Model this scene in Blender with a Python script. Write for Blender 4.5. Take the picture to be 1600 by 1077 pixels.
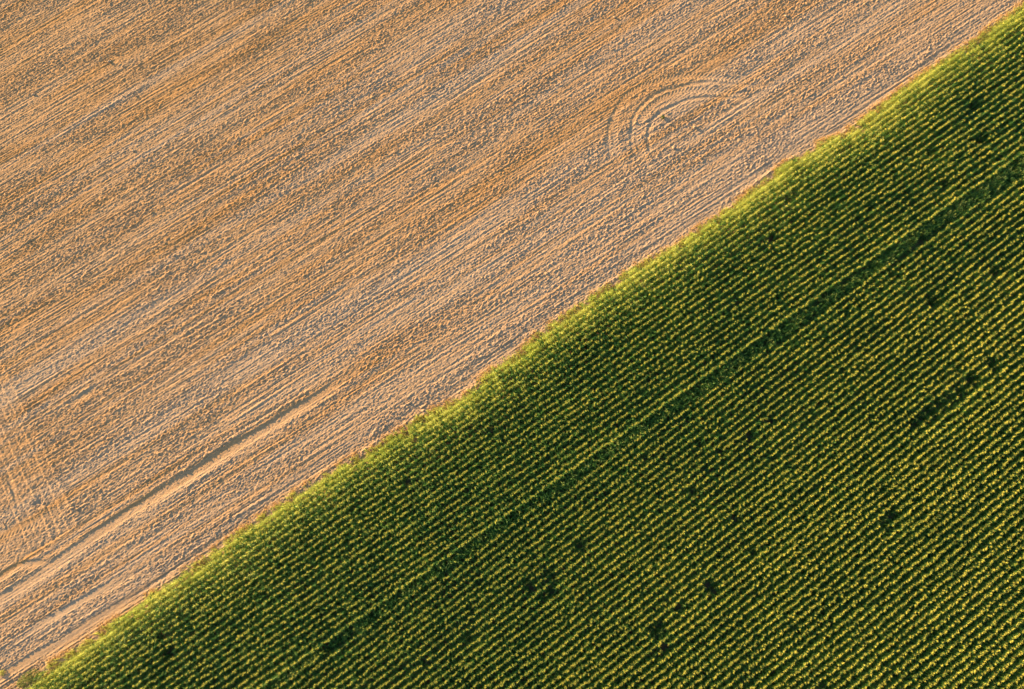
import bpy, math, random
import numpy as np

from mathutils import Matrix, Vector

for o in list(bpy.data.objects):
    bpy.data.objects.remove(o)
SC = bpy.context.scene
C = SC.collection
R = math.radians
rng = np.random.default_rng(7)
random.seed(7)

# ------------------------------------------------------------------ camera
CAM_H = 83.3                                   # drone height above the soil
PITCH, ROLL, FOC = R(13.9), R(-4.6), 1067.0    # 24 mm lens on a 36 mm frame, 1600 px wide
_n = np.array([math.sin(ROLL), math.sin(PITCH), 1.0]); _n /= np.linalg.norm(_n)
_ex = np.array([1.0, 0, 0]) - _n * _n[0]; _ex /= np.linalg.norm(_ex)
_ey = np.cross(_n, _ex)
cam_data = bpy.data.cameras.new('camera')
cam = bpy.data.objects.new('camera', cam_data); C.objects.link(cam)
cam_data.sensor_width = 36.0; cam_data.sensor_fit = 'HORIZONTAL'
cam_data.lens = 36.0 * FOC / 1600.0
cam_data.clip_start = 1.0; cam_data.clip_end = 12000.0
M = Matrix(((*_ex, 0.0), (*_ey, 0.0), (*_n, CAM_H), (0, 0, 0, 1)))
cam.matrix_world = M
SC.camera = cam

# ------------------------------------------------------------------ sky, sun, exposure
SUN_AZ, SUN_EL = 148.0, 11.5                    # degrees, counter-clockwise from +X
world = bpy.data.worlds.new('World'); SC.world = world; world.use_nodes = True
wt = world.node_tree
bg = wt.nodes['Background']
sky = wt.nodes.new('ShaderNodeTexSky'); sky.sky_type = 'NISHITA'; sky.sun_disc = False
sky.sun_elevation = R(SUN_EL); sky.sun_rotation = R(90.0 - SUN_AZ)
sky.air_density = 1.0; sky.dust_density = 1.0; sky.ozone_density = 1.0
wt.links.new(sky.outputs[0], bg.inputs[0]); bg.inputs[1].default_value = 0.095
sun_data = bpy.data.lights.new('sun', 'SUN'); sun_data.energy = 5.0; sun_data.angle = R(0.55)
sun_data.color = (1.0, 0.64, 0.275)
sun = bpy.data.objects.new('sun', sun_data); C.objects.link(sun)
sd = Vector((math.cos(R(SUN_AZ)) * math.cos(R(SUN_EL)), math.sin(R(SUN_AZ)) * math.cos(R(SUN_EL)), math.sin(R(SUN_EL))))
sun.rotation_euler = sd.to_track_quat('Z', 'Y').to_euler()
sun.location = (-60, 40, 40)
SC.view_settings.view_transform = 'Standard'; SC.view_settings.look = 'None'
SC.view_settings.gamma = 1.0; SC.view_settings.use_curve_mapping = False
SC.view_settings.exposure = 2.3
SC.cycles.max_bounces = 6; SC.cycles.transparent_max_bounces = 4

# ------------------------------------------------------------------ survey: photo measurements -> ground metres
def ground(px, py, z=0.0):
    px = np.asarray(px, float); py = np.asarray(py, float)
    x = px - 800.0; y = 538.5 - py
    den = x * _n[0] + y * _n[1] - FOC * _n[2]
    t = -(CAM_H - z) / den
    X = t * (x * _ex[0] + y * _ex[1] - FOC * _ex[2])
    Y = t * (x * _ey[0] + y * _ey[1] - FOC * _ey[2])
    return np.stack([X, Y], -1)
def gpoly(pts, z=0.0):
    a = np.array(pts, float); return ground(a[:, 0], a[:, 1], z)
def to_px(P, z=0.0):
    P = np.asarray(P, float)
    w = P[..., 0, None] * _ex + P[..., 1, None] * _ey + (np.asarray(z)[..., None] - CAM_H) * _n
    return np.stack([800 - FOC * w[..., 0] / w[..., 2], 538.5 + FOC * w[..., 1] / w[..., 2]], -1)
def in_frame(P, z=0.0, m=0.0):
    q = to_px(P, z); return (q[..., 0] > -m) & (q[..., 0] < 1600 + m) & (q[..., 1] > -m) & (q[..., 1] < 1077 + m)

def poly_dist(P, line):
    """distance to a polyline, arc length of the foot, signed side (+ = left of travel), tapered t"""
    shp = P.shape[:-1]; P = P.reshape(-1, 2)
    best = np.full(len(P), 1e9); S = np.zeros(len(P)); side = np.zeros(len(P)); s0 = 0.0
    for a, b in zip(line[:-1], line[1:]):
        d = b - a; L = np.hypot(*d); d = d / L
        w = P - a; t = np.clip(w @ d, 0, L); q = w - t[:, None] * d
        dist = np.hypot(q[:, 0], q[:, 1]); m = dist < best
        best[m] = dist[m]; S[m] = s0 + t[m]; side[m] = (d[0] * w[:, 1] - d[1] * w[:, 0])[m]
        s0 += L
    return best.reshape(shp), S.reshape(shp), np.sign(side).reshape(shp), s0
def smooth_line(pts, n=6):
    """Catmull-Rom through the points"""
    p = np.vstack([2 * pts[0] - pts[1], pts, 2 * pts[-1] - pts[-2]]); out = []
    for i in range(1, len(p) - 2):
        for k in range(n):
            t = k / n
            out.append(0.5 * ((2 * p[i]) + (-p[i-1] + p[i+1]) * t + (2*p[i-1] - 5*p[i] + 4*p[i+1] - p[i+2]) * t*t + (-p[i-1] + 3*p[i] - 3*p[i+1] + p[i+2]) * t**3))
    out.append(p[-2]); return np.array(out)

EDGE_PX = [(-260, 1275), (-120, 1180), (-10, 1105), (47, 1068), (75, 1042), (105, 1027), (140, 1002), (175, 975), (215, 947), (250, 922), (275, 905), (312, 880), (350, 852),
           (392, 821), (437, 791), (467, 769), (512, 742), (587, 700), (614, 684), (633, 673), (650, 655), (695, 636), (725, 622), (750, 599), (763, 585), (785, 569),
           (813, 550), (840, 524), (883, 495), (908, 478), (943, 452), (960, 444), (992, 420), (1030, 397), (1059, 386), (1080, 368), (1119, 343), (1150, 320), (1182, 295),
           (1205, 277), (1220, 263), (1245, 248), (1285, 224), (1325, 208), (1355, 184), (1385, 162), (1425, 130), (1475, 96), (1538, 55), (1563, 36), (1600, 9), (1700, -58), (1850, -160)]
EDGE = gpoly(EDGE_PX, 0.5)
EDGE_ANG = R(34.1)
_ed = np.array([math.cos(EDGE_ANG), math.sin(EDGE_ANG)]); _en = np.array([-_ed[1], _ed[0]])
_es = EDGE @ _ed; _ev = EDGE @ _en
def edge_depth(P):
    """metres from the field boundary, + into the corn"""
    return np.interp(P @ _ed, _es, _ev) - P @ _en

# ------------------------------------------------------------------ helpers
def link(name, me, mats=(), parent=None):
    o = bpy.data.objects.new(name, me); C.objects.link(o)
    for m in mats:
        if me is not None and m.name not in [x.name for x in me.materials if x]: me.materials.append(m)
    if parent is not None: o.parent = parent
    return o
def tag(o, label=None, cat=None, group=None, kind=None):
    if label: o['label'] = label
    if cat: o['category'] = cat
    if group: o['group'] = group
    if kind: o['kind'] = kind
    return o
def mesh_np(name, verts, faces, smooth=False):
    """verts (n,3), faces (m,k) arrays"""
    me = bpy.data.meshes.new(name)
    verts = np.ascontiguousarray(verts, np.float32); faces = np.ascontiguousarray(faces, np.int32)
    k = faces.shape[1]
    me.vertices.add(len(verts)); me.vertices.foreach_set('co', verts.ravel())
    me.loops.add(faces.size); me.loops.foreach_set('vertex_index', faces.ravel())
    me.polygons.add(len(faces)); me.polygons.foreach_set('loop_start', np.arange(0, faces.size, k, dtype=np.int32))
    if smooth: me.polygons.foreach_set('use_smooth', np.ones(len(faces), bool))
    me.update(calc_edges=True)
    return me

# ------------------------------------------------------------------ materials
def nt(name):
    m = bpy.data.materials.new(name); m.use_nodes = True
    t = m.node_tree; t.nodes.clear(); return m, t, t.nodes.new('ShaderNodeOutputMaterial')
def ramp(t, fac, stops):
    r = t.nodes.new('ShaderNodeValToRGB'); e = r.color_ramp.elements
    while len(e) < len(stops): e.new(0.5)
    for i, (p, c) in enumerate(stops): e[i].position = p; e[i].color = (*c, 1) if len(c) == 3 else c
    t.links.new(fac, r.inputs[0]); return r.outputs[0]
def noise(t, vec, scale, detail=4, rough=0.6):
    n = t.nodes.new('ShaderNodeTexNoise'); n.inputs['Scale'].default_value = scale
    n.inputs['Detail'].default_value = detail; n.inputs['Roughness'].default_value = rough
    t.links.new(vec, n.inputs['Vector']); return n.outputs['Fac']
def mapped(t, vec, rot, scale):
    # rotate so that x runs along the tillage, then stretch
    a = t.nodes.new('ShaderNodeMapping'); a.vector_type = 'POINT'; a.inputs['Rotation'].default_value = (0, 0, -rot)
    t.links.new(vec, a.inputs[0])
    b = t.nodes.new('ShaderNodeMapping'); b.inputs['Scale'].default_value = scale
    t.links.new(a.outputs[0], b.inputs[0]); return b.outputs[0]
def mixc(t, fac, a, b, mode='MIX'):
    m = t.nodes.new('ShaderNodeMix'); m.data_type = 'RGBA'; m.blend_type = mode
    if isinstance(fac, float): m.inputs[0].default_value = fac
    else: t.links.new(fac, m.inputs[0])
    for s, v in ((m.inputs[6], a), (m.inputs[7], b)):
        if isinstance(v, tuple): s.default_value = (*v, 1)
        else: t.links.new(v, s)
    return m.outputs[2]

TILL = R(32.6)
def soil_material(name, pale=(0.325, 0.262, 0.198), dark=(0.315, 0.180, 0.073)):
    m, t, out = nt(name)
    geo = t.nodes.new('ShaderNodeNewGeometry'); P = geo.outputs['Position']
    streak = noise(t, mapped(t, P, TILL, (0.035, 0.30, 0.3)), 1.0, 5, 0.62)
    broad = noise(t, mapped(t, P, TILL, (0.012, 0.05, 0.05)), 1.0, 3, 0.5)
    fine = noise(t, P, 7.0, 6, 0.7)
    crumb = noise(t, P, 34.0, 4, 0.65)
    s1 = ramp(t, streak, [(0.36, (0, 0, 0)), (0.62, (1, 1, 1))])
    b1 = ramp(t, broad, [(0.38, (0, 0, 0)), (0.62, (1, 1, 1))])
    at = t.nodes.new('ShaderNodeAttribute'); at.attribute_name = 'soil_tone'
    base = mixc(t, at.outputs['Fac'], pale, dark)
    lighter = mixc(t, s1, base, (pale[0] * 1.04, pale[1] * 1.02, pale[2] * 0.96))
    col = mixc(t, 0.55, base, lighter)
    col = mixc(t, b1, mixc(t, 0.18, col, dark), col)
    col = mixc(t, ramp(t, fine, [(0.30, (0.62, 0.62, 0.62)), (0.72, (0, 0, 0))]), col, (dark[0] * 0.82, dark[1] * 0.82, dark[2] * 0.85))
    # pale straw flecks
    fl = ramp(t, crumb, [(0.66, (0, 0, 0)), (0.74, (1, 1, 1))])
    mm = t.nodes.new('ShaderNodeMath'); mm.operation = 'MULTIPLY'; mm.inputs[1].default_value = 0.5
    t.links.new(fl, mm.inputs[0])
    col = mixc(t, mm.outputs[0], col, (0.50, 0.37, 0.20))
    bs = t.nodes.new('ShaderNodeBsdfPrincipled'); bs.inputs['Roughness'].default_value = 0.95
    bs.inputs['Specular IOR Level'].default_value = 0.12
    t.links.new(col, bs.inputs['Base Color'])
    add = t.nodes.new('ShaderNodeMath'); add.operation = 'MULTIPLY_ADD'; add.inputs[1].default_value = 0.5
    t.links.new(crumb, add.inputs[0]); t.links.new(fine, add.inputs[2])
    bp = t.nodes.new('ShaderNodeBump'); bp.inputs['Strength'].default_value = 0.9; bp.inputs['Distance'].default_value = 0.05
    t.links.new(add.outputs[0], bp.inputs['Height']); t.links.new(bp.outputs[0], bs.inputs['Normal'])
    t.links.new(bs.outputs[0], out.inputs[0]); return m

def leaf_material(name, c_a, c_b, trans=0.35, rough=0.42, spec=0.35, dry=None):
    m, t, out = nt(name)
    oi = t.nodes.new('ShaderNodeObjectInfo')
    geo = t.nodes.new('ShaderNodeNewGeometry')
    big = noise(t, geo.outputs['Position'], 0.12, 2, 0.5)
    fac = t.nodes.new('ShaderNodeMath'); fac.operation = 'MULTIPLY_ADD'; fac.inputs[1].default_value = 0.38
    t.links.new(oi.outputs['Random'], fac.inputs[0])
    b2 = t.nodes.new('ShaderNodeMath'); b2.operation = 'MULTIPLY'; b2.inputs[1].default_value = 0.62
    t.links.new(ramp(t, big, [(0.34, (0, 0, 0)), (0.66, (1, 1, 1))]), b2.inputs[0]); t.links.new(b2.outputs[0], fac.inputs[2])
    col = mixc(t, fac.outputs[0], c_a, c_b)
    if dry:
        sm = noise(t, geo.outputs['Position'], 3.0, 2, 0.5)
        col = mixc(t, ramp(t, sm, [(0.60, (0, 0, 0)), (0.72, (1, 1, 1))]), col, dry)
    bs = t.nodes.new('ShaderNodeBsdfPrincipled'); bs.inputs['Roughness'].default_value = rough
    bs.inputs['Specular IOR Level'].default_value = spec
    t.links.new(col, bs.inputs['Base Color'])
    tr = t.nodes.new('ShaderNodeBsdfTranslucent')
    g = t.nodes.new('ShaderNodeGamma'); g.inputs[1].default_value = 0.8; t.links.new(col, g.inputs[0])
    t.links.new(g.outputs[0], tr.inputs[0])
    mx = t.nodes.new('ShaderNodeMixShader'); mx.inputs[0].default_value = trans
    t.links.new(bs.outputs[0], mx.inputs[1]); t.links.new(tr.outputs[0], mx.inputs[2])
    t.links.new(mx.outputs[0], out.inputs[0]); return m

MAT_SOIL = soil_material('tilled_soil')
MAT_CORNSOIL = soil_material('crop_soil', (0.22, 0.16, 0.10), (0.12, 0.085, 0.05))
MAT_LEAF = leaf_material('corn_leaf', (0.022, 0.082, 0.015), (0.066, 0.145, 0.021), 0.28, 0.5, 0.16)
MAT_LEAF_EDGE_LIT = leaf_material('corn_leaf_edge_lit', (0.25, 0.345, 0.055), (0.44, 0.49, 0.13), 0.60, 0.6, 0.12)  # yellower edge leaves, colour also raised to paint in the sunlit fringe
MAT_STALK = leaf_material('corn_stalk', (0.10, 0.15, 0.03), (0.16, 0.19, 0.04), 0.05, 0.6, 0.3)
MAT_TASSEL = leaf_material('corn_tassel', (0.32, 0.335, 0.055), (0.43, 0.40, 0.070), 0.30, 0.7, 0.2)
MAT_STRAW = leaf_material('straw', (0.42, 0.29, 0.13), (0.58, 0.45, 0.24), 0.1, 0.7, 0.2)
MAT_DRY = leaf_material('dry_grass', (0.36, 0.22, 0.08), (0.48, 0.32, 0.12), 0.25, 0.7, 0.2)
MAT_WEED = leaf_material('weed_leaf', (0.19, 0.25, 0.04), (0.32, 0.33, 0.07), 0.5, 0.6, 0.25, dry=(0.34, 0.25, 0.09))
MAT_BUSH = leaf_material('bush_leaf', (0.06, 0.10, 0.02), (0.11, 0.15, 0.03), 0.3, 0.6, 0.25)

# ------------------------------------------------------------------ the tilled field: one height field on a grid that follows the furrows
td = np.array([math.cos(TILL), math.sin(TILL)]); tn = np.array([-td[1], td[0]])
corners = gpoly([(0, 0), (1600, 0), (1600, 1077), (0, 1077)])
MARGIN = 9.0
cen = corners.mean(0)
fence = gpoly([(-110, -110), (1710, -110), (1710, 1187), (-110, 1187)])
U = fence @ td; V = fence @ tn
DU, DV = 0.135, 0.088
def good(n):
    while True:
        k = n
        for p in (2, 3, 5):
            while k % p == 0: k //= p
        if k == 1: return n
        n += 1
NU = good(int((U.max() - U.min()) / DU) + 1)
# the soil side of the boundary only
vmin = (EDGE @ tn)[3:-3].min() - 6.0
v0, v1 = max(V.min(), vmin), V.max()
NV = good(int((v1 - v0) / DV) + 1)
uu = U.min() + np.arange(NU) * DU; vv = v0 + np.arange(NV) * DV
UU, VV = np.meshgrid(uu, vv, indexing='ij')
PX = UU * td[0] + VV * tn[0]; PY = UU * td[1] + VV * tn[1]
PG = np.stack([PX, PY], -1)
fu = np.fft.fftfreq(NU, DU)[:, None]; fv = np.fft.rfftfreq(NV, DV)[None, :]
def grf(lu, lv, power=2.0, seed=0):
    """random field with correlation lengths lu along and lv across the furrows"""
    r = np.random.default_rng(seed)
    w = np.fft.rfft2(r.standard_normal((NU, NV), dtype=np.float32))
    k2 = (fu * lu) ** 2 + (fv * lv) ** 2
    f = np.fft.irfft2(w * np.exp(-0.5 * (2.2 * k2) ** (power / 2)), s=(NU, NV))
    f -= f.mean(); return f / f.std()
def band(lu, lv_lo, lv_hi, seed):
    f = grf(lu, lv_lo, 2, seed) ; g = grf(lu, lv_hi, 2, seed)
    f = f - 0.6 * g; return f / f.std()
def sstep(a, b, x):
    t = np.clip((x - a) / (b - a), 0, 1); return t * t * (3 - 2 * t)

rough_zone = sstep(-0.9, 1.2, grf(14, 2.2, 2, 11))           # bands of cloddy and of combed soil
tines = band(5.0, 0.11, 0.4, 1)
tines2 = band(9.0, 0.30, 1.1, 2)
streaks = band(0.36, 0.10, 0.36, 3)
clods = grf(0.17, 0.135, 2, 4)
clods2 = grf(0.30, 0.24, 2, 5)
waves = grf(7.0, 1.1, 2, 6)
crumbs = grf(0.07, 0.06, 2, 9)
gate = sstep(-1.2, 1.0, grf(1.6, 0.5, 2, 12))
H = (0.0085 * tines * (1.2 - 0.6 * rough_zone) * (0.4 + 0.8 * gate) + 0.013 * tines2 + 0.015 * streaks * (0.6 + 0.5 * rough_zone)
     + 0.030 * np.maximum(clods, -0.7) * (0.66 + 0.46 * rough_zone) + 0.010 * crumbs + 0.040 * np.maximum(clods2 - 0.6, 0) * (0.25 + 1.3 * rough_zone) + 0.008 * waves)
# a few sharp pass lines where the implement turned soil up
lines = grf(17, 0.24, 2, 8)
H += 0.036 * sstep(1.5, 2.4, lines) * (0.5 + 0.6 * gate) - 0.040 * sstep(1.5, 2.4, -lines)

# headland beside the straight line on the left: tilled across
HEAD = smooth_line(gpoly([(-60, 445), (0, 563), (53, 672), (106, 786), (121, 822)]), 2)
dH, sH, sideH, LH = poly_dist(PG, HEAD)
head_zone = (sideH < 0) & (dH < 40) & (sH > 0.2) & (sH < LH - 0.2)
hz = np.clip(np.where(head_zone, dH, 0) / 1.2, 0, 1)
ha = np.arctan2(*(HEAD[-1] - HEAD[0])[::-1])
hd = np.array([math.cos(ha), math.sin(ha)]); hn = np.array([-hd[1], hd[0]])
a_, b_ = PG @ hd, PG @ hn
cross = 0.012 * np.sin(b_ * 2 * np.pi / 0.62 + 2.0 * clods2) + 0.02 * clods * 0.8 + 0.012 * np.sin(b_ * 2 * np.pi / 2.4)
H = H * (1 - hz) + hz * (0.35 * H + cross)
on_line = (sH > 0.1) & (sH < LH - 0.1)
sd_ = dH * np.where(sideH > 0, 1, -1)                       # + on the field side: a lip that faces the headland
H += 0.10 * sstep(-0.24, 0.06, sd_) * np.exp(-np.maximum(sd_, 0) / 1.1) * on_line * (0.75 + 0.3 * np.clip(clods2, -1, 1))

def window(line, pad):
    u, v = line @ td, line @ tn
    i0, i1 = np.searchsorted(uu, [u.min() - pad, u.max() + pad]); j0, j1 = np.searchsorted(vv, [v.min() - pad, v.max() + pad])
    return slice(i0, i1), slice(j0, j1)
TRACK = np.zeros(H.shape, np.int16)     # 0 plain soil, else which track
_sunxy = np.array([math.cos(R(SUN_AZ)), math.sin(R(SUN_AZ))])
def _toward_sun(P, line, s):
    seg = np.diff(line, axis=0); L = np.r_[0, np.cumsum(np.hypot(seg[:, 0], seg[:, 1]))]
    fx, fy = np.interp(s, L, line[:, 0]), np.interp(s, L, line[:, 1])
    return (P[..., 0] - fx) * _sunxy[0] + (P[..., 1] - fy) * _sunxy[1] > 0
def groove(px, width, depth, tid, rim=0.4, flat=0.6, fade=2.5, berm_side=0):
    line = smooth_line(gpoly(px), 3); W = window(line, 2.5 * width + 0.5); d, s, side, L = poly_dist(PG[W], line)
    e = np.clip(s / fade, 0, 1) * np.clip((L - s) / fade, 0, 1)
    w = width * (1 + 0.03 * waves[W] + 0.06 * clods2[W])
    # sunward wall steep, the other side climbing out slowly: what the wheel pushed up lies on the sunward lip
    q = d * np.where(_toward_sun(PG[W], line, s), -1, 1)
    prof = sstep(-0.62 * w, -0.34 * w, q) * (1 - sstep(0.25 * w, 1.05 * w, q))
    k = e * prof
    H[W] = H[W] * (1 - flat * k) - depth * k * (1 + 0.12 * clods2[W] + 0.10 * clods[W])
    H[W] += rim * depth * np.exp(-((q + w * 0.80) / (0.14 + 0.12 * w)) ** 2) * e * (0.8 + 0.5 * np.clip(clods2[W], -1, 1.5))
    TRACK[W][(d < w * 0.75) & (s > 0.05) & (s < L - 0.05)] = tid
def lugs(px, width, tid, depth=0.02, pitch=0.50, amp=0.040, fade=3.0, split=False):
    line = smooth_line(gpoly(px), 4); W = window(line, 2 * width); d, s, side, L = poly_dist(PG[W], line)
    e = np.clip(s / fade, 0, 1) * np.clip((L - s) / fade, 0, 1)
    inside = (1 - sstep(width * 0.42, width * 0.56, d)) * e
    ph = (s + 0.75 * d) / pitch + np.where(side > 0, 0.5, 0.0)
    chev = np.clip(1.6 * np.sin(2 * np.pi * ph), -1, 1)
    gap = sstep(0.03, 0.12, d)
    H[W] = H[W] * (1 - 0.75 * inside) + inside * (-depth + amp * chev * gap * (0.75 + 0.25 * np.clip(clods2[W], -1, 1)))
    TRACK[W][(d < width * 0.56) & (s > 0.05) & (s < L - 0.05)] = tid

OUT_LUG = [(1182, 131), (1140, 124), (1090, 119), (1060, 120), (1020, 130), (994, 140), (974, 156), (963, 178), (960, 200), (960, 220), (964, 240), (976, 266), (992, 282)]
IN_LUG = [(1172, 151), (1142, 147), (1120, 143), (1090, 141), (1070, 142), (1044, 150), (1024, 161), (1006, 179), (998, 196), (996, 214), (999, 232), (1008, 252), (1018, 268)]
lugs(OUT_LUG, 0.85, 1); lugs(IN_LUG, 0.85, 2)
groove([(1215, 136), (1150, 132), (1110, 128), (1082, 131), (1060, 136), (1034, 143), (1016, 153), (998, 170), (989, 186), (986, 204), (986, 220), (989, 236), (998, 256)], 0.42, 0.045, 3, 0.3, 0.45, fade=4)
groove([(1190, 159), (1142, 153), (1110, 152), (1078, 155), (1050, 166), (1030, 176), (1018, 190), (1012, 208), (1012, 224), (1018, 242), (1030, 258)], 0.42, 0.052, 4, 0.3, 0.45, fade=4)
groove([(975, 152), (958, 178), (951, 200), (950, 220), (954, 244), (966, 266)], 0.4, 0.035, 1, 0.3, 0.4, fade=3)
FURROW = [(-40, 962), (0, 936), (50, 905), (95, 874), (126, 852), (156, 831), (194, 804), (250, 769), (310, 733), (362, 699), (419, 667), (456, 643), (494, 621), (531, 594), (569, 568), (606, 542), (640, 520), (690, 487)]
groove(FURROW[:-3], 1.05, 0.055, 5, 0.15, 0.6, fade=6.0)
groove(FURROW[4:-4], 1.05, 0.075, 5, 0.16, 0.6, fade=9.0)
groove([(82, 884), (62, 879), (35, 882), (14, 892), (-25, 920)], 0.7, 0.07, 6, 0.3, 0.6, fade=1.5)
lugs([(-40, 842), (0, 836), (25, 828), (52, 818), (75, 806)], 1.15, 7, 0.02, 0.5, 0.03, fade=1.5)
groove([(206, 897), (140, 931), (75, 968), (30, 995)], 0.75, 0.035, 8, 0.15, 0.8, fade=4)
groove([(226, 921), (150, 966), (100, 1000), (62, 1020), (0, 1058), (-40, 1085)], 0.9, 0.040, 9, 0.15, 0.8, fade=4)
groove([(7, 736), (18, 764), (28, 793)], 0.35, 0.06, 10, 0.6, fade=1.5)
groove([(165, 596), (130, 618), (98, 642)], 0.6, 0.06, 11, 0.5, fade=2.5)
for k_, off in enumerate((1.1, 2.3, 3.4, 4.9, 6.3)):        # lines drawn along the headland by the implement
    H += (0.040 if k_ != 2 else 0.055) * np.exp(-((dH - off - 0.02 * waves) / 0.15) ** 2) * (sideH < 0) * on_line * (0.7 + 0.4 * gate)
    H -= 0.035 * np.exp(-((dH - off - 0.33 - 0.02 * waves) / 0.15) ** 2) * (sideH < 0) * on_line
# burrow-like hole
dh = np.hypot(*np.moveaxis(PG - ground(60, 787), -1, 0))
H -= 0.16 * np.exp(-(dh / (0.52 + 0.14 * clods2)) ** 4) - 0.02 * np.exp(-((dh - 0.85) / 0.3) ** 2) * (1 + clods)
# boundary ridge thrown up along the crop
ed = edge_depth(PG)
H += 0.075 * np.exp(-((ed + 0.42 + 0.16 * waves) / 0.20) ** 2) * (0.15 + 0.85 * gate) * (0.7 + 0.6 * np.clip(clods2, -1, 1.5))
H -= 0.03 * np.exp(-((ed + 1.3) / 0.5) ** 2)
H = H * np.clip(1.0 - (ed - 0.3) / 3.0, 0.25, 1) - 0.02 * np.clip(ed, 0, 3)

# keep what lies round the view and on the soil side
def inside_poly(P, poly):
    c = np.ones(P.shape[:-1], bool); d = np.full(P.shape[:-1], 1e9)
    for a, b in zip(poly, np.roll(poly, -1, 0)):
        e = b - a; e = e / np.hypot(*e)
        s = (P[..., 0] - a[0]) * e[1] - (P[..., 1] - a[1]) * e[0]
        d = np.minimum(d, s)
    return d
dfen = inside_poly(PG, fence)
H = H - 0.45 * (1 - sstep(0.0, 2.5, dfen)) ** 2
keepv = (dfen > -0.3) & (ed < 3.0)
keepf = keepv[:-1, :-1] & keepv[1:, :-1] & keepv[:-1, 1:] & keepv[1:, 1:]
idx = np.arange(NU * NV).reshape(NU, NV)
quads = np.stack([idx[:-1, :-1], idx[1:, :-1], idx[1:, 1:], idx[:-1, 1:]], -1)
ftrack = TRACK[:-1, :-1]
ALLV = np.stack([PX, PY, H], -1).reshape(-1, 3)
# soil tone: random brown bands, greyer beside the crop and browner away from it
soil_tone = np.clip(0.52 + 0.26 * grf(120, 3.2, 2, 21) + 0.22 * grf(60, 1.0, 2, 22) + 0.10 * grf(9, 0.6, 2, 23) + 0.018 * (-ed - 22), 0.02, 1)
SOIL_TONE = soil_tone.reshape(-1)
def height_at(P):
    i = np.clip(((P @ td) - uu[0]) / DU, 0, NU - 2); j = np.clip(((P @ tn) - vv[0]) / DV, 0, NV - 2)
    return H[np.round(i).astype(int), np.round(j).astype(int)]
def patch(name, fmask):
    q = quads[fmask & keepf]
    used, inv = np.unique(q, return_inverse=True)
    me = mesh_np(name, ALLV[used], inv.reshape(-1, 4), False)
    at = me.attributes.new('soil_tone', 'FLOAT', 'POINT'); at.data.foreach_set('value', SOIL_TONE[used].astype(np.float32))
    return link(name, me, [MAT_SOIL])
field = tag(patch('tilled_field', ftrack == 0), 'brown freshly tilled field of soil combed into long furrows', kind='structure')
for tid, nm, lab in ((1, 'tyre_track', 'outer tyre track of the loop with chevron tread marks in the soil'),
                     (2, 'tyre_track', 'inner tyre track of the loop with chevron tread marks in the soil'),
                     (3, 'wheel_groove', 'outer curved groove of the turning loop pressed into the soil'),
                     (4, 'wheel_groove', 'innermost curved groove of the turning loop pressed into the soil'),
                     (5, 'furrow', 'long wide shaded furrow running across the lower part of the tilled field'),
                     (6, 'wheel_groove', 'short curved groove joining the long furrow at the photo edge'),
                     (7, 'tyre_track', 'short band of tread marks beside the headland corner'),
                     (8, 'wheel_groove', 'smooth pale wheel line between the long furrow and the corn'),
                     (9, 'wheel_groove', 'smooth pale wheel line closest to the corn'),
                     (10, 'wheel_groove', 'short groove crossing the headland on the far side from the corn'),
                     (11, 'wheel_groove', 'short straight groove above the headland corner')):
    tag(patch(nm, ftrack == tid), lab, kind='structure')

# soil under the corn, and the land beyond
gx = np.arange(-110, 95, 0.8); gy = np.arange(-45, 100, 0.8)
GX, GY = np.meshgrid(gx, gy, indexing='ij'); GP = np.stack([GX, GY], -1)
de = edge_depth(GP); df = inside_poly(GP, fence)
GZ = -0.10 + 0.03 * rng.standard_normal(GX.shape) - 0.5 * (1 - sstep(0.0, 3.0, df)) ** 2
kv = (de > 1.5) & (df > -1.0); gi = np.arange(GX.size).reshape(GX.shape)
kf = kv[:-1, :-1] & kv[1:, :-1] & kv[:-1, 1:] & kv[1:, 1:]
q = np.stack([gi[:-1, :-1], gi[1:, :-1], gi[1:, 1:], gi[:-1, 1:]], -1)[kf]
us, inv = np.unique(q, return_inverse=True)
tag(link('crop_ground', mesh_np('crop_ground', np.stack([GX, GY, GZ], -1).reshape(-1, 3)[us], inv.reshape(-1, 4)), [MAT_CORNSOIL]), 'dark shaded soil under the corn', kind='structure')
g = np.array([-4000, -1500, -500, -200, 0, 200, 500, 1500, 4000], float)
BX, BY = np.meshgrid(g, g, indexing='ij'); bi = np.arange(81).reshape(9, 9)
bq = np.stack([bi[:-1, :-1], bi[1:, :-1], bi[1:, 1:], bi[:-1, 1:]], -1).reshape(-1, 4)
tag(link('ground', mesh_np('ground', np.stack([BX, BY, np.full(BX.shape, -0.62)], -1).reshape(-1, 3), bq), [MAT_SOIL]), 'open farmland round the two fields', kind='structure')

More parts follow.
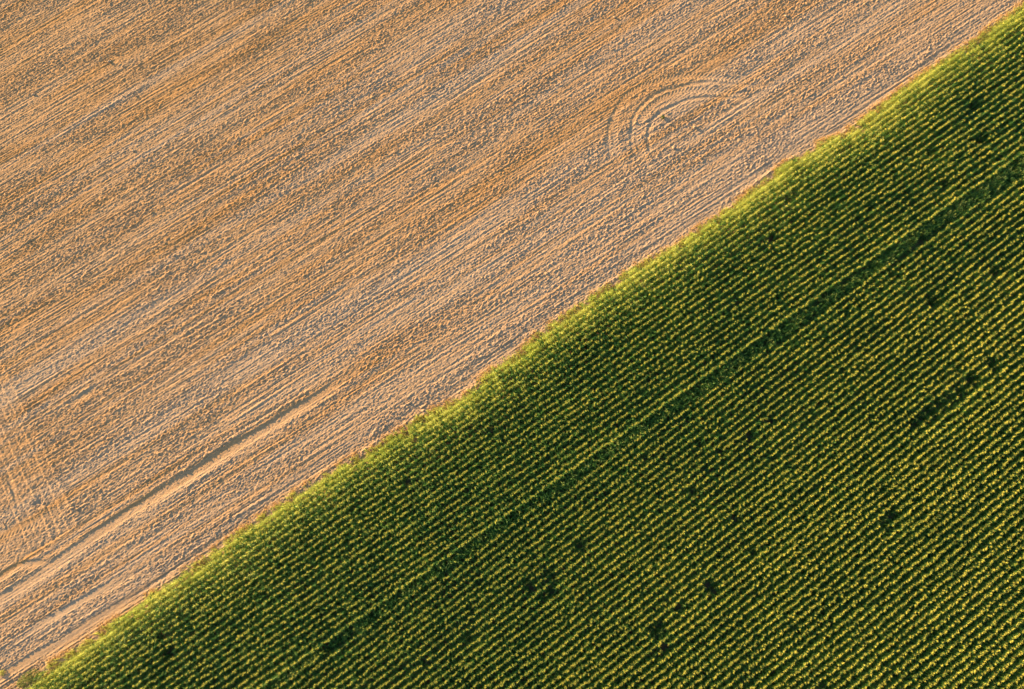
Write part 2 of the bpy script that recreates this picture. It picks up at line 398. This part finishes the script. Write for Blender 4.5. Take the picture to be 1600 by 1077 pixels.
# ------------------------------------------------------------------ corn
def ribbon(V, F, pts, widths, side):
    """flat ribbon along pts, widths per point, side = unit vectors"""
    b = len(V)
    for p, w, s in zip(pts, widths, side):
        V.append(p - s * w); V.append(p + s * w)
    for i in range(len(pts) - 1):
        a = b + 2 * i; F.append((a, a + 1, a + 3, a + 2))
def tube(V, F, pts, radii, k=4):
    b = len(V)
    for p, r in zip(pts, radii):
        for i in range(k):
            a = 2 * math.pi * i / k; V.append(p + np.array([math.cos(a) * r, math.sin(a) * r, 0]))
    for j in range(len(pts) - 1):
        for i in range(k):
            F.append((b + j * k + i, b + j * k + (i + 1) % k, b + (j + 1) * k + (i + 1) % k, b + (j + 1) * k + i))
def leaf_curve(r, h, az, L, rise, W, seg=5):
    d = np.array([math.cos(az), math.sin(az), 0]); p = np.array([0, 0, h]); th = rise
    pts = [p]; droop = r.uniform(0.30, 0.52)
    for i in range(seg):
        p = p + (d * math.cos(th) + np.array([0, 0, math.sin(th)])) * (L / seg); pts.append(p); th -= droop * (0.6 + 0.25 * i)
    sd = np.array([-d[1], d[0], 0]); tw = r.uniform(-0.5, 0.5)
    w = [W * x for x in (0.55, 1.0, 0.95, 0.75, 0.42, 0.05)]
    side = []
    for i in range(seg + 1):
        a = tw * i / seg + r.uniform(-0.15, 0.15); v = sd * math.cos(a) + np.array([0, 0, 1]) * math.sin(a); side.append(v)
    return pts, w, side
NINNER, NVAR = 7, 11                 # plant forms: inner crop, yellower edge with sunlit brightness in its leaf colour
def corn_parts(i):
    r = np.random.default_rng(100 + i)
    top = r.uniform(1.82, 2.0)
    V, F = [], []; tube(V, F, [np.array([0, 0, z]) for z in (0, top * .5, top)], (0.016, 0.013, 0.008))
    stalk = mesh_np('corn_stalk', np.array(V), np.array(F))
    V, F = [], []; az = r.uniform(0, math.pi)
    for k in range(12):
        h = 0.30 + (top - 0.36) * (k / 11.0) ** 0.9
        a = az + math.pi * k + r.normal(0, 0.45)
        L = (0.60 + 0.24 * math.sin(math.pi * min(1, (k + 1.5) / 10.0))) * r.uniform(0.85, 1.1) * (0.50 if k > 8 else 0.85 if k > 6 else 1)
        ribbon(V, F, *leaf_curve(r, h, a, L, r.uniform(0.85, 1.25) if k < 8 else r.uniform(1.05, 1.4), r.uniform(0.036, 0.050)))
    leaves = mesh_np('corn_leaves', np.array(V), np.array(F))
    V, F = [], []
    for k in range(9):
        if k == 0: d, L = np.array([0.05, 0.02, 1.0]), 0.36
        else:
            a = 2 * math.pi * k / 8 + r.uniform(-.3, .3); e = r.uniform(0.80, 1.30)
            d, L = np.array([math.cos(a) * math.cos(e), math.sin(a) * math.cos(e), math.sin(e)]), r.uniform(0.17, 0.27)
        b = np.array([0, 0, top - 0.03 + 0.012 * k])
        s = np.cross(d, [0.3, 0.5, 0.2]); s /= np.linalg.norm(s)
        dr = np.array([d[0] * .10, d[1] * .10, -0.05]) * (k > 0)
        ribbon(V, F, [b, b + d * L * .55, b + d * L + dr], (0.009, 0.015, 0.006), [s, s, s])
    tassel = mesh_np('corn_tassel', np.array(V), np.array(F))
    for me, m in ((stalk, MAT_STALK), (leaves, MAT_LEAF if i < NINNER else MAT_LEAF_EDGE_LIT), (tassel, MAT_TASSEL)): me.materials.append(m)
    return stalk, leaves, tassel
VARS = [corn_parts(i) for i in range(NVAR)]

# --- where every plant stands
A_ANG, B_ANG, ROW = R(34.2), R(36.3), 0.75
def axes(a): return np.array([math.cos(a), math.sin(a)]), np.array([-math.sin(a), math.cos(a)])
ad, an = axes(A_ANG); bd, bn = axes(B_ANG)
SEAM = gpoly([(1900, 55), (1600, 249), (1484, 312), (1375, 384), (1319, 425), (1210, 507), (1150, 560), (1075, 604), (584, 958), (422, 1062), (250, 1175)], 2.0)
seam_v = float(np.mean(SEAM[1:-1] @ an))              # the last row of the edge block
CLEAN = gpoly([(1900, 80), (1596, 290), (1476, 352), (1412, 402), (1352, 441), (1285, 489), (1165, 575), (912, 775), (747, 895), (560, 1035), (380, 1165)], 2.0)
_cs, _cv = (CLEAN @ ad)[::-1], (CLEAN @ an)[::-1]
def below_clean(P): return np.interp(P @ ad, _cs, _cv) - P @ an
view = gpoly([(-75, -75), (1675, -75), (1675, 1152), (-75, 1152)])
GAPS = [(662, 657, 9), (682, 645, 8), (703, 632, 10), (720, 622, 8), (1093, 362, 7), (1148, 322, 7), (1345, 196, 8), (1362, 188, 8), (455, 785, 6), (1268, 240, 6), (1518, 72, 7), (1517, 170, 9), (1527, 222, 10), (1450, 241, 8), (1472, 290, 8), (1356, 329, 6), (1390, 432, 7), (1454, 474, 11), (1551, 427, 9), (1565, 424, 6), (1425, 664, 9), (1438, 654, 9),
        (1452, 645, 9), (1466, 634, 9), (1480, 624, 7), (1497, 614, 10), (1515, 595, 10), (1544, 571, 9), (1092, 694, 7), (1082, 769, 8), (1109, 917, 10), (1022, 986, 9), (1030, 978, 8), (1390, 806, 9),
        (1378, 820, 8), (1176, 863, 6), (906, 853, 10), (863, 900, 8), (828, 915, 9), (863, 926, 8), (848, 932, 6), (734, 997, 8), (768, 674, 6), (265, 1020, 8),
        (535, 1004, 8), (515, 1014, 7), (1229, 312, 7), (1240, 306, 5)]
GAPP = np.array([ground(x, y, 1.2) for x, y, r_ in GAPS]); GAPR = np.array([r_ * 0.046 for *_, r_ in GAPS])
def row_points(d, n, v, umin, umax):
    r = np.random.default_rng(int(abs(v) * 1000) + (1 if d is ad else 2))
    L = umax - umin; k = int(L / 0.165)
    s = umin + (np.arange(k) + r.uniform(-0.33, 0.33, k)) * 0.165
    wob = 0.045 * np.sin(s / 9.0 + v) + 0.014 * np.sin(s / 2.3 + 2 * v)
    lat = v + wob + r.normal(0, 0.030, k)
    P = s[:, None] * d + lat[:, None] * n
    # missing plants: a few at random, some in short runs
    run = np.convolve(r.standard_normal(k + 8), np.ones(9) / 3, 'same')[:k]
    keep = (r.random(k) > 0.02) & (run < 2.6)
    return P[keep]
def low_noise(P, s, ph):
    x, y = P[:, 0] / s, P[:, 1] / s
    return (np.sin(x + ph) + np.sin(1.7 * y + 2 * ph) + np.sin(0.9 * x - 1.3 * y + 3 * ph) + np.sin(2.3 * x + 1.1 * y + ph * 5)) / 4
_su = float(ground(1600, 249, 2.0) @ ad), float(ground(422, 1062, 2.0) @ ad)
def strip_width(P): return 0.9 + 1.25 * np.clip((P @ ad - _su[1]) / (_su[0] - _su[1]), 0, 1.2)   # narrows towards the lower left
ROWS = []   # (block, order, points, scale)
vU = view @ ad, view @ bd
def finish(P, blur):
    dep = edge_depth(P) - 0.2 - 0.42 * low_noise(P, 0.8, 0.4) - 0.45 * low_noise(P, 3.0, 2.4)
    k = (dep > 0) & (inside_poly(P, view) > 0)
    P, dep = P[k], dep[k]
    if not len(P): return P, dep
    d2 = np.hypot(P[:, None, 0] - GAPP[None, :, 0], P[:, None, 1] - GAPP[None, :, 1]) / GAPR[None]
    dg = d2.min(1)
    k = (dg > 1.0) | (np.random.default_rng(len(P)).random(len(P)) < 0.38)
    P, dep, dg = P[k], dep[k], dg[k]
    r = np.random.default_rng(len(P) + 5)
    sc = 1.05 + 0.06 * low_noise(P, 6.0, 1.0) + 0.045 * low_noise(P, 1.3, 2.0) + r.normal(0, 0.032, len(P))
    sc *= (0.58 + 0.42 * np.clip(dep / 3.0, 0, 1) ** 0.8) * (1 + r.normal(0, 0.12, len(P)) * np.exp(-dep / 1.5))
    sc *= 0.50 + 0.50 * sstep(0.6, 2.2, dg)
    return P, sc
va = (EDGE @ an).max()
o = 0; v = seam_v
while v < va:
    us = view @ ad; P = row_points(ad, an, v, us.min(), us.max())
    P, sc = finish(P, None); o += 1
    if o == 1: sc = sc * 1.07                       # the row along the seam grows freely
    if len(P) > 3: ROWS.append(('A', o, P, sc))
    v += ROW
vs = (CLEAN @ bn)[2:-2]; vb_max = (view @ bn).max(); vb_min = (view @ bn).min()
v = float(vs.mean()) + 12.0; o = 0; seen = False
ref = float((ground(1352, 441, 2.0)) @ bn)
v = ref + math.ceil(14 / ROW) * ROW
while v > vb_min:
    us = view @ bd; P = row_points(bd, bn, v, us.min(), us.max())
    below_seam = seam_v - P @ an
    P = P[(below_seam > 0.6) & ((below_clean(P) > -0.25) | (below_seam > strip_width(P)))]
    if len(P):
        P, sc = finish(P, None)
        if len(P) > 3:
            o += 1; ROWS.append(('B', o, P, sc))
    v -= ROW
# the strip between the two sowings: dense leafy corn without clear rows
_r = np.random.default_rng(77); _lo, _hi = view.min(0), view.max(0)
STRIP = _r.uniform(_lo, _hi, (260000, 2)); _bs = seam_v - STRIP @ an
STRIP = STRIP[(_bs > 0.55) & (_bs < strip_width(STRIP) + 0.1) & (below_clean(STRIP) < -0.3)]
STRIP, STRIP_SC = finish(STRIP, None)
STRIP_SC = STRIP_SC * _r.uniform(0.86, 0.98, len(STRIP_SC)); print('strip', len(STRIP))
NPL = sum(len(r[2]) for r in ROWS); print('rows', len(ROWS), 'plants', NPL)

ONES = 'zeroth first second third fourth fifth sixth seventh eighth ninth tenth eleventh twelfth thirteenth fourteenth fifteenth sixteenth seventeenth eighteenth nineteenth'.split()
TENS = {2: ('twenty', 'twentieth'), 3: ('thirty', 'thirtieth'), 4: ('forty', 'fortieth'), 5: ('fifty', 'fiftieth'), 6: ('sixty', 'sixtieth'), 7: ('seventy', 'seventieth'), 8: ('eighty', 'eightieth'), 9: ('ninety', 'ninetieth')}
def ordinal(k):
    if k < 20: return ONES[k]
    if k >= 100: return 'hundred-and-' + ordinal(k - 100) if k > 100 else 'hundredth'
    a, b = divmod(k, 10); return TENS[a][1] if b == 0 else TENS[a][0] + '-' + ONES[b]

# --- single plants that stand out along the sunlit edge and round the gaps
def corn_plant(kind, P, sc, rz, tilt, label):
    e = bpy.data.objects.new('corn_plant', None); C.objects.link(e); e.empty_display_size = 0.2
    e.location = (P[0], P[1], float(-0.05)); e.rotation_euler = (tilt[0], tilt[1], rz); e.scale = (sc, sc, sc)
    parts = []
    for nm, me in zip(('stalk', 'leaves', 'tassel'), VARS[kind]):
        o = bpy.data.objects.new(nm, me); C.objects.link(o); o.parent = e; parts.append(o)
    parts[1]['kind'] = 'stuff'
    tag(e, label, 'corn plant', 'single corn plants along the sunlit crop edge')
    return e, parts
cand = []
for ri, (bl, o, P, sc) in enumerate(ROWS):
    dep = edge_depth(P); m = (dep < 1.0) & in_frame(P, 1.0, -4)
    for j in np.nonzero(m)[0]: cand.append((float(P[j] @ _ed), float(dep[j]), ri, int(j)))
cand.sort()
picked = []; last = -1e9
bins = {}
for s, dpt, ri, j in cand:
    b = int(s / 0.56)
    if b not in bins or dpt < bins[b][0]: bins[b] = (dpt, ri, j)
picked = [v for k_, v in sorted(bins.items())][:290]
DROP = {}
PROTO = [None] * NVAR
for i, (dpt, ri, j) in enumerate(picked):
    P, sc = ROWS[ri][2][j], ROWS[ri][3][j]
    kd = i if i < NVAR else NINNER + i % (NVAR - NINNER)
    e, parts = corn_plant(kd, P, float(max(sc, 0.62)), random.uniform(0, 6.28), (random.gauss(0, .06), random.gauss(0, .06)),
                          'single leafy corn plant standing at the sunlit outer edge of the crop')
    if PROTO[kd] is None: PROTO[kd] = parts
    DROP.setdefault(ri, set()).add(j)

# --- the rows: points carry rotation, size and plant form; geometry nodes plant them
def planter(name, which):
    ng = bpy.data.node_groups.new(name, 'GeometryNodeTree')
    ng.interface.new_socket('Geometry', in_out='INPUT', socket_type='NodeSocketGeometry')
    ng.interface.new_socket('Geometry', in_out='OUTPUT', socket_type='NodeSocketGeometry')
    gi, go = ng.nodes.new('NodeGroupInput'), ng.nodes.new('NodeGroupOutput')
    iop = ng.nodes.new('GeometryNodeInstanceOnPoints'); iop.inputs['Pick Instance'].default_value = True
    join = ng.nodes.new('GeometryNodeJoinGeometry')
    for parts in reversed(PROTO):            # the join lists its inputs last link first
        srcs = []
        for w in which:
            oi = ng.nodes.new('GeometryNodeObjectInfo'); oi.transform_space = 'ORIGINAL'; oi.inputs['Object'].default_value = parts[w]
            srcs.append(oi.outputs['Geometry'])
        g2 = ng.nodes.new('GeometryNodeGeometryToInstance')
        if len(srcs) > 1:
            j2 = ng.nodes.new('GeometryNodeJoinGeometry')
            for s in srcs: ng.links.new(s, j2.inputs[0])
            ng.links.new(j2.outputs[0], g2.inputs[0])
        else: ng.links.new(srcs[0], g2.inputs[0])
        ng.links.new(g2.outputs[0], join.inputs[0])
    def attr(nm, ty):
        n = ng.nodes.new('GeometryNodeInputNamedAttribute'); n.data_type = ty; n.inputs['Name'].default_value = nm
        return n.outputs['Attribute']
    e2r = ng.nodes.new('FunctionNodeEulerToRotation'); ng.links.new(attr('rot', 'FLOAT_VECTOR'), e2r.inputs[0])
    ng.links.new(gi.outputs[0], iop.inputs['Points']); ng.links.new(join.outputs[0], iop.inputs['Instance'])
    ng.links.new(attr('form', 'INT'), iop.inputs['Instance Index']); ng.links.new(e2r.outputs[0], iop.inputs['Rotation'])
    ng.links.new(attr('size', 'FLOAT_VECTOR'), iop.inputs['Scale']); ng.links.new(iop.outputs[0], go.inputs[0])
    return ng
GN_LEAF, GN_TASSEL = planter('plant_foliage', (0, 1)), planter('plant_tassels', (2,))
def planting(P, sc, loc, seed, light=0.0, keep=None):
    r = np.random.default_rng(seed); n = len(P)
    co = np.zeros((n, 3), np.float32); co[:, :2] = P - loc[:2]; co[:, 2] = -0.06
    rot = np.stack([r.normal(0, 0.03, n), r.normal(0, 0.03, n), r.uniform(0, 2 * np.pi, n)], -1).astype(np.float32)
    w = np.maximum(sc, 0.98); size = np.stack([w, w, sc], -1).astype(np.float32)
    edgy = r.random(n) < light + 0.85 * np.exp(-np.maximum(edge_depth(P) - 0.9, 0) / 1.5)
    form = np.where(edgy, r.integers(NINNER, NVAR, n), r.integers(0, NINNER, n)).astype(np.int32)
    if keep is not None: co, rot, size, form = co[keep], rot[keep], size[keep], form[keep]
    me = bpy.data.meshes.new('planting'); me.vertices.add(len(co))
    me.vertices.foreach_set('co', co.ravel())
    a = me.attributes.new('rot', 'FLOAT_VECTOR', 'POINT'); a.data.foreach_set('vector', rot.ravel())
    a = me.attributes.new('size', 'FLOAT_VECTOR', 'POINT'); a.data.foreach_set('vector', size.ravel())
    a = me.attributes.new('form', 'INT', 'POINT'); a.data.foreach_set('value', form)
    me.update(); return me
def plant_row(root, P, sc, loc, seed):
    me = planting(P, sc, loc, seed)
    # fewer plants have shed their tassels open near the field edge than deep in the crop
    ripe = np.random.default_rng(seed + 1).random(len(P)) < 0.62 + 0.38 * sstep(6.0, 38.0, edge_depth(P) + 3.0 * low_noise(P, 5.0, 0.3))
    if ripe.sum() < 2: ripe[:2] = True
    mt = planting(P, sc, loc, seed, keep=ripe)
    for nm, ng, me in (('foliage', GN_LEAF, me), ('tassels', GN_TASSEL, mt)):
        o = bpy.data.objects.new(nm, me); C.objects.link(o); o.parent = root; o['kind'] = 'stuff'
        o.modifiers.new('planting', 'NODES').node_group = ng
outside = []; nA = nB = 0
for ri, (bl, o, P, sc) in enumerate(ROWS):
    if ri in DROP:
        k = np.ones(len(P), bool); k[list(DROP[ri])] = False; P, sc = P[k], sc[k]
    if in_frame(P, 1.5, 0).sum() < 4:
        outside.append((P, sc)); continue
    loc = np.array([*P.mean(0), 0.0])
    e = bpy.data.objects.new('corn_row', None); C.objects.link(e); e.location = loc; e.empty_display_size = 0.5
    if bl == 'A':
        nA += 1; lab = 'tasselled green corn row, %s from the seam towards the tilled soil' % ordinal(nA)
    else:
        nB += 1; lab = 'tasselled green corn row, %s from the seam towards the bottom right corner' % ordinal(nB)
    tag(e, lab, 'corn row', 'rows of the standing corn crop')
    plant_row(e, P, sc, loc, 500 + ri)
me = planting(STRIP, STRIP_SC, np.zeros(3), 4321, 0.22)
_o = link('leafy_undergrowth', me); _o.modifiers.new('planting', 'NODES').node_group = GN_LEAF
tag(_o, 'dense leafy green strip without clear rows along the seam in the corn', kind='stuff')
if outside:
    P = np.vstack([a for a, b in outside]); sc = np.concatenate([b for a, b in outside])
    me = planting(P, sc, np.zeros(3), 9999)
    for nm, ng in (('corn_crop', GN_LEAF), ('corn_crop_tassels', GN_TASSEL)):
        o = link(nm, me); o.modifiers.new('planting', 'NODES').node_group = ng
        tag(o, 'more standing corn just beyond the picture', kind='stuff')
print('rows in view', nA, nB, 'plants', NPL)

# ------------------------------------------------------------------ litter, clods, boundary grass
def scatter(n, dmin, dmax, seed, dens=None):
    r = np.random.default_rng(seed); out = []
    lo, hi = fence.min(0), fence.max(0)
    while sum(map(len, out)) < n:
        P = r.uniform(lo, hi, (n * 2, 2)); d = -edge_depth(P)
        k = (inside_poly(P, fence) > 2.5) & (d > dmin) & (d < dmax)
        P = P[k]
        if dens is not None: P = P[r.random(len(P)) < dens(P)]
        out.append(P)
    return np.vstack(out)[:n], r
def rough_at(P):
    i = np.clip(((P @ td) - uu[0]) / DU, 0, NU - 2).astype(int); j = np.clip(((P @ tn) - vv[0]) / DV, 0, NV - 2).astype(int)
    return np.where(TRACK[i, j] > 0, 0.08, 0.15 + 0.85 * rough_zone[i, j])
ico_v = []; gphi = (1 + 5 ** .5) / 2
for s1 in (-1, 1):
    for s2 in (-gphi, gphi): ico_v += [(0, s1, s2), (s1, s2, 0), (s2, 0, s1)]
ico_v = np.array(ico_v) / math.hypot(1, gphi)
ico_f = [(i, j, k) for i in range(12) for j in range(i + 1, 12) for k in range(j + 1, 12)
         if all(abs(np.linalg.norm(ico_v[a] - ico_v[b]) - 1.0515) < 0.01 for a, b in ((i, j), (j, k), (i, k)))]
ico_f = np.array([f if np.dot(np.cross(ico_v[f[1]] - ico_v[f[0]], ico_v[f[2]] - ico_v[f[0]]), ico_v[f[0]]) > 0 else (f[0], f[2], f[1]) for f in ico_f])
def clod_verts(P, r, size, seed_flat=(0.45, 0.8)):
    n = len(P); a = r.uniform(0, 6.28, n)
    V = ico_v[None] * (1 + r.uniform(-0.28, 0.28, (n, 12, 1)))
    V = V * np.stack([size * r.uniform(0.8, 1.6, n), size * r.uniform(0.7, 1.1, n), size * r.uniform(*seed_flat, n)], -1)[:, None]
    c, s = np.cos(a)[:, None], np.sin(a)[:, None]
    X = V[..., 0] * c - V[..., 1] * s + P[:, None, 0]; Y = V[..., 0] * s + V[..., 1] * c + P[:, None, 1]
    Z = V[..., 2] + (height_at(P) + 0.25 * size)[:, None]
    return np.stack([X, Y, Z], -1)
n = 15000
P, r = scatter(n, 0.3, 400, 31, rough_at)
size = 0.028 + 0.055 * r.random(n) ** 3 + 0.02 * r.random(n)
V = clod_verts(P, r, size)
F = ico_f[None] + 12 * np.arange(n)[:, None, None]
tag(link('soil_clods', mesh_np('soil_clods', V.reshape(-1, 3), F.reshape(-1, 3)), [MAT_SOIL]), 'small crumbly clods strewn over the tilled soil', kind='stuff')
a = bpy.data.objects['soil_clods'].data.attributes.new('soil_tone', 'FLOAT', 'POINT'); a.data.foreach_set('value', np.repeat(np.full(n, 0.35, np.float32), 12))

# straw and stubble
n = 20000
P, r = scatter(n, 0.4, 400, 41, lambda P: 0.25 + 0.75 * rough_at(P))
az = np.where(r.random(n) < 0.5, TILL + r.normal(0, .5, n), r.uniform(0, 6.28, n)); L = r.uniform(0.04, 0.16, n); W = r.uniform(0.006, 0.016, n); up = r.normal(0.1, 0.35, n)
d = np.stack([np.cos(az) * np.cos(up), np.sin(az) * np.cos(up), np.abs(np.sin(up))], -1); s = np.stack([-np.sin(az), np.cos(az), np.zeros(n)], -1)
b = np.concatenate([P, (height_at(P) + 0.012)[:, None]], 1)
V = np.stack([b - s * W[:, None] - d * 0.3 * L[:, None], b + s * W[:, None] - d * 0.3 * L[:, None], b + s * W[:, None] + d * L[:, None], b - s * W[:, None] + d * L[:, None]], 1)
tag(link('straw_litter', mesh_np('straw_litter', V.reshape(-1, 3), np.arange(4 * n).reshape(-1, 4)), [MAT_STRAW]), 'pale bits of straw and stubble scattered on the tilled soil', kind='stuff')

# grass and weeds along the boundary
def blades(P, r, nb, hmin, hmax, w, spread):
    V = []; base = np.repeat(P, nb, 0); m = len(base)
    base = base + r.normal(0, 0.06, base.shape); az = r.uniform(0, 6.28, m); h = r.uniform(hmin, hmax, m); out = h * r.uniform(0.15, spread, m)
    d = np.stack([np.cos(az), np.sin(az)], -1); s = np.stack([-np.sin(az), np.cos(az)], -1) * w * r.uniform(.6, 1.4, (m, 1))
    z0 = height_at(base) - 0.02
    p0 = base; p1 = base + d * (out * 0.4)[:, None]; p2 = base + d * out[:, None]
    z1, z2 = z0 + h * 0.65, z0 + h * r.uniform(0.8, 1.0, m)
    v = [np.concatenate([p0 - s, z0[:, None]], 1), np.concatenate([p0 + s, z0[:, None]], 1), np.concatenate([p1 + s, z1[:, None]], 1), np.concatenate([p1 - s, z1[:, None]], 1),
         np.concatenate([p2 + s * .25, z2[:, None]], 1), np.concatenate([p2 - s * .25, z2[:, None]], 1)]
    V = np.stack(v, 1); i = 6 * np.arange(m)[:, None]
    F = np.stack([np.stack([i + 0, i + 1, i + 2, i + 3], -1), np.stack([i + 3, i + 2, i + 4, i + 5], -1)], 1)
    return V.reshape(-1, 3), F.reshape(-1, 4)
def strip_points(n, lo, hi, seed, clump=0.5):
    r = np.random.default_rng(seed); s = r.uniform(_es[0], _es[-1], n * 4)
    v = np.interp(s, _es, _ev); dd = r.uniform(lo, hi, n * 4)
    P = s[:, None] * _ed + (v - dd)[:, None] * _en
    k = (low_noise(P, 0.9, 0.7) + 0.5 * low_noise(P, 3.1, 1.7) > clump - 0.6) & (inside_poly(P, fence) > 2.5)
    return P[k][:n], r
P, r = strip_points(4200, -0.95, 0.55, 51, 0.55)
tag(link('dry_grass', mesh_np('dry_grass', *blades(P, r, 8, 0.07, 0.30, 0.012, 0.9)), [MAT_DRY]), 'dry orange grass on the low ridge between soil and corn', kind='stuff')
P, r = strip_points(5600, -0.45, 1.9, 52, 0.35)
tag(link('weeds', mesh_np('weeds', *blades(P, r, 8, 0.2, 0.65, 0.016, 0.8)), [MAT_WEED]), 'pale green weeds and grass along the crop edge', kind='stuff')

# the bush in the bottom left corner and a small yellow weed beside it
def bush(name, px, rx, ry, h, n, mat, label, cat, seed):
    c = ground(*px, 0.2); r = np.random.default_rng(seed)
    e = bpy.data.objects.new(name, None); C.objects.link(e); z0 = float(height_at(c[None])[0]); e.location = (c[0], c[1], z0)
    V, F = [], []; S, G = [], []
    for k in range(n):
        a = r.uniform(0, 6.28); q = math.sqrt(r.random()); zz = h * (1 - 0.7 * q * q) * r.uniform(0.35, 1.0)
        p = np.array([rx * q * math.cos(a), ry * q * math.sin(a), 0]); p[:2] = p[0] * _ed + p[1] * _en; p[2] = zz
        d = r.normal(0, 1, 3); d[2] = abs(d[2]) * 0.6; d /= np.linalg.norm(d); s = np.cross(d, r.normal(0, 1, 3)); s /= np.linalg.norm(s)
        L = r.uniform(0.07, 0.15); ribbon(V, F, [p, p + d * L * .5, p + d * L], (0.012, 0.034, 0.004), [s, s, s])
        if k % 14 == 0: tube(S, G, [np.array([p[0] * .15, p[1] * .15, 0]), np.array([p[0] * .7, p[1] * .7, p[2] * .6]), p], (0.014, 0.01, 0.005), 3)
    o1 = link('foliage', mesh_np('foliage', np.array(V), np.array(F)), [mat], e); o1['kind'] = 'stuff'
    o2 = link('stems', mesh_np('stems', np.array(S), np.array(G)), [MAT_STALK], e); o2['kind'] = 'stuff'
    tag(e, label, cat); return e
bush('weed_bush', (44, 1060), 1.5, 0.75, 0.85, 900, MAT_BUSH, 'low dark green bush at the corn tip in the bottom left corner', 'bush', 61)
bush('weed_bush', (2, 1052), 0.42, 0.35, 0.35, 150, MAT_WEED, 'small yellow green weed on the soil at the left photo edge', 'weed', 62)
bush('weed_bush', (1036, 183), 0.30, 0.26, 0.26, 110, MAT_BUSH, 'small dark weed tuft inside the curved tyre tracks', 'weed', 63)

# big clods that stand out one by one
BIG = [(1085, 200, .20, 'light clod in the middle of the curved tyre track loop'), (1052, 232, .22, 'clod pile at the lower end of the innermost loop groove'), (702, 264, .20, 'dark clod in the middle of the tilled field left of the loop'),
       (171, 97, .24, 'raised clod near the upper left corner of the tilled field'), (53, 148, .22, 'clod close to the left photo edge in the upper field'), (209, 236, .2, 'pale clod in the upper left field'),
       (1236, 182, .17, 'pale clod just off the end of the loop tracks'), (1316, 120, .18, 'large clod between the loop tracks and the corn tip'), (1228, 26, .2, 'clod near the top edge left of the corn tip'), (960, 28, .18, 'clod near the top edge above the loop tracks')]
for x, y, s, lab in BIG:
    c = ground(x, y)[None]; r = np.random.default_rng(int(x))
    V = clod_verts(np.zeros((1, 2)), r, np.array([s]))[0]; V[:, 2] -= V[:, 2].min() + 0.25 * s
    V2 = clod_verts(np.zeros((1, 2)), r, np.array([s * .55]))[0]; V2[:, 2] -= V2[:, 2].min() + 0.2 * s; V2[:, 0] += s * 0.8; V2[:, 1] += s * 0.35
    o = link('soil_clod', mesh_np('soil_clod', np.vstack([V, V2]), np.vstack([ico_f, ico_f + 12])), [MAT_SOIL])
    o.location = (c[0, 0], c[0, 1], float(height_at(c)[0])); tag(o, lab, 'clod', 'large clods on the tilled soil')
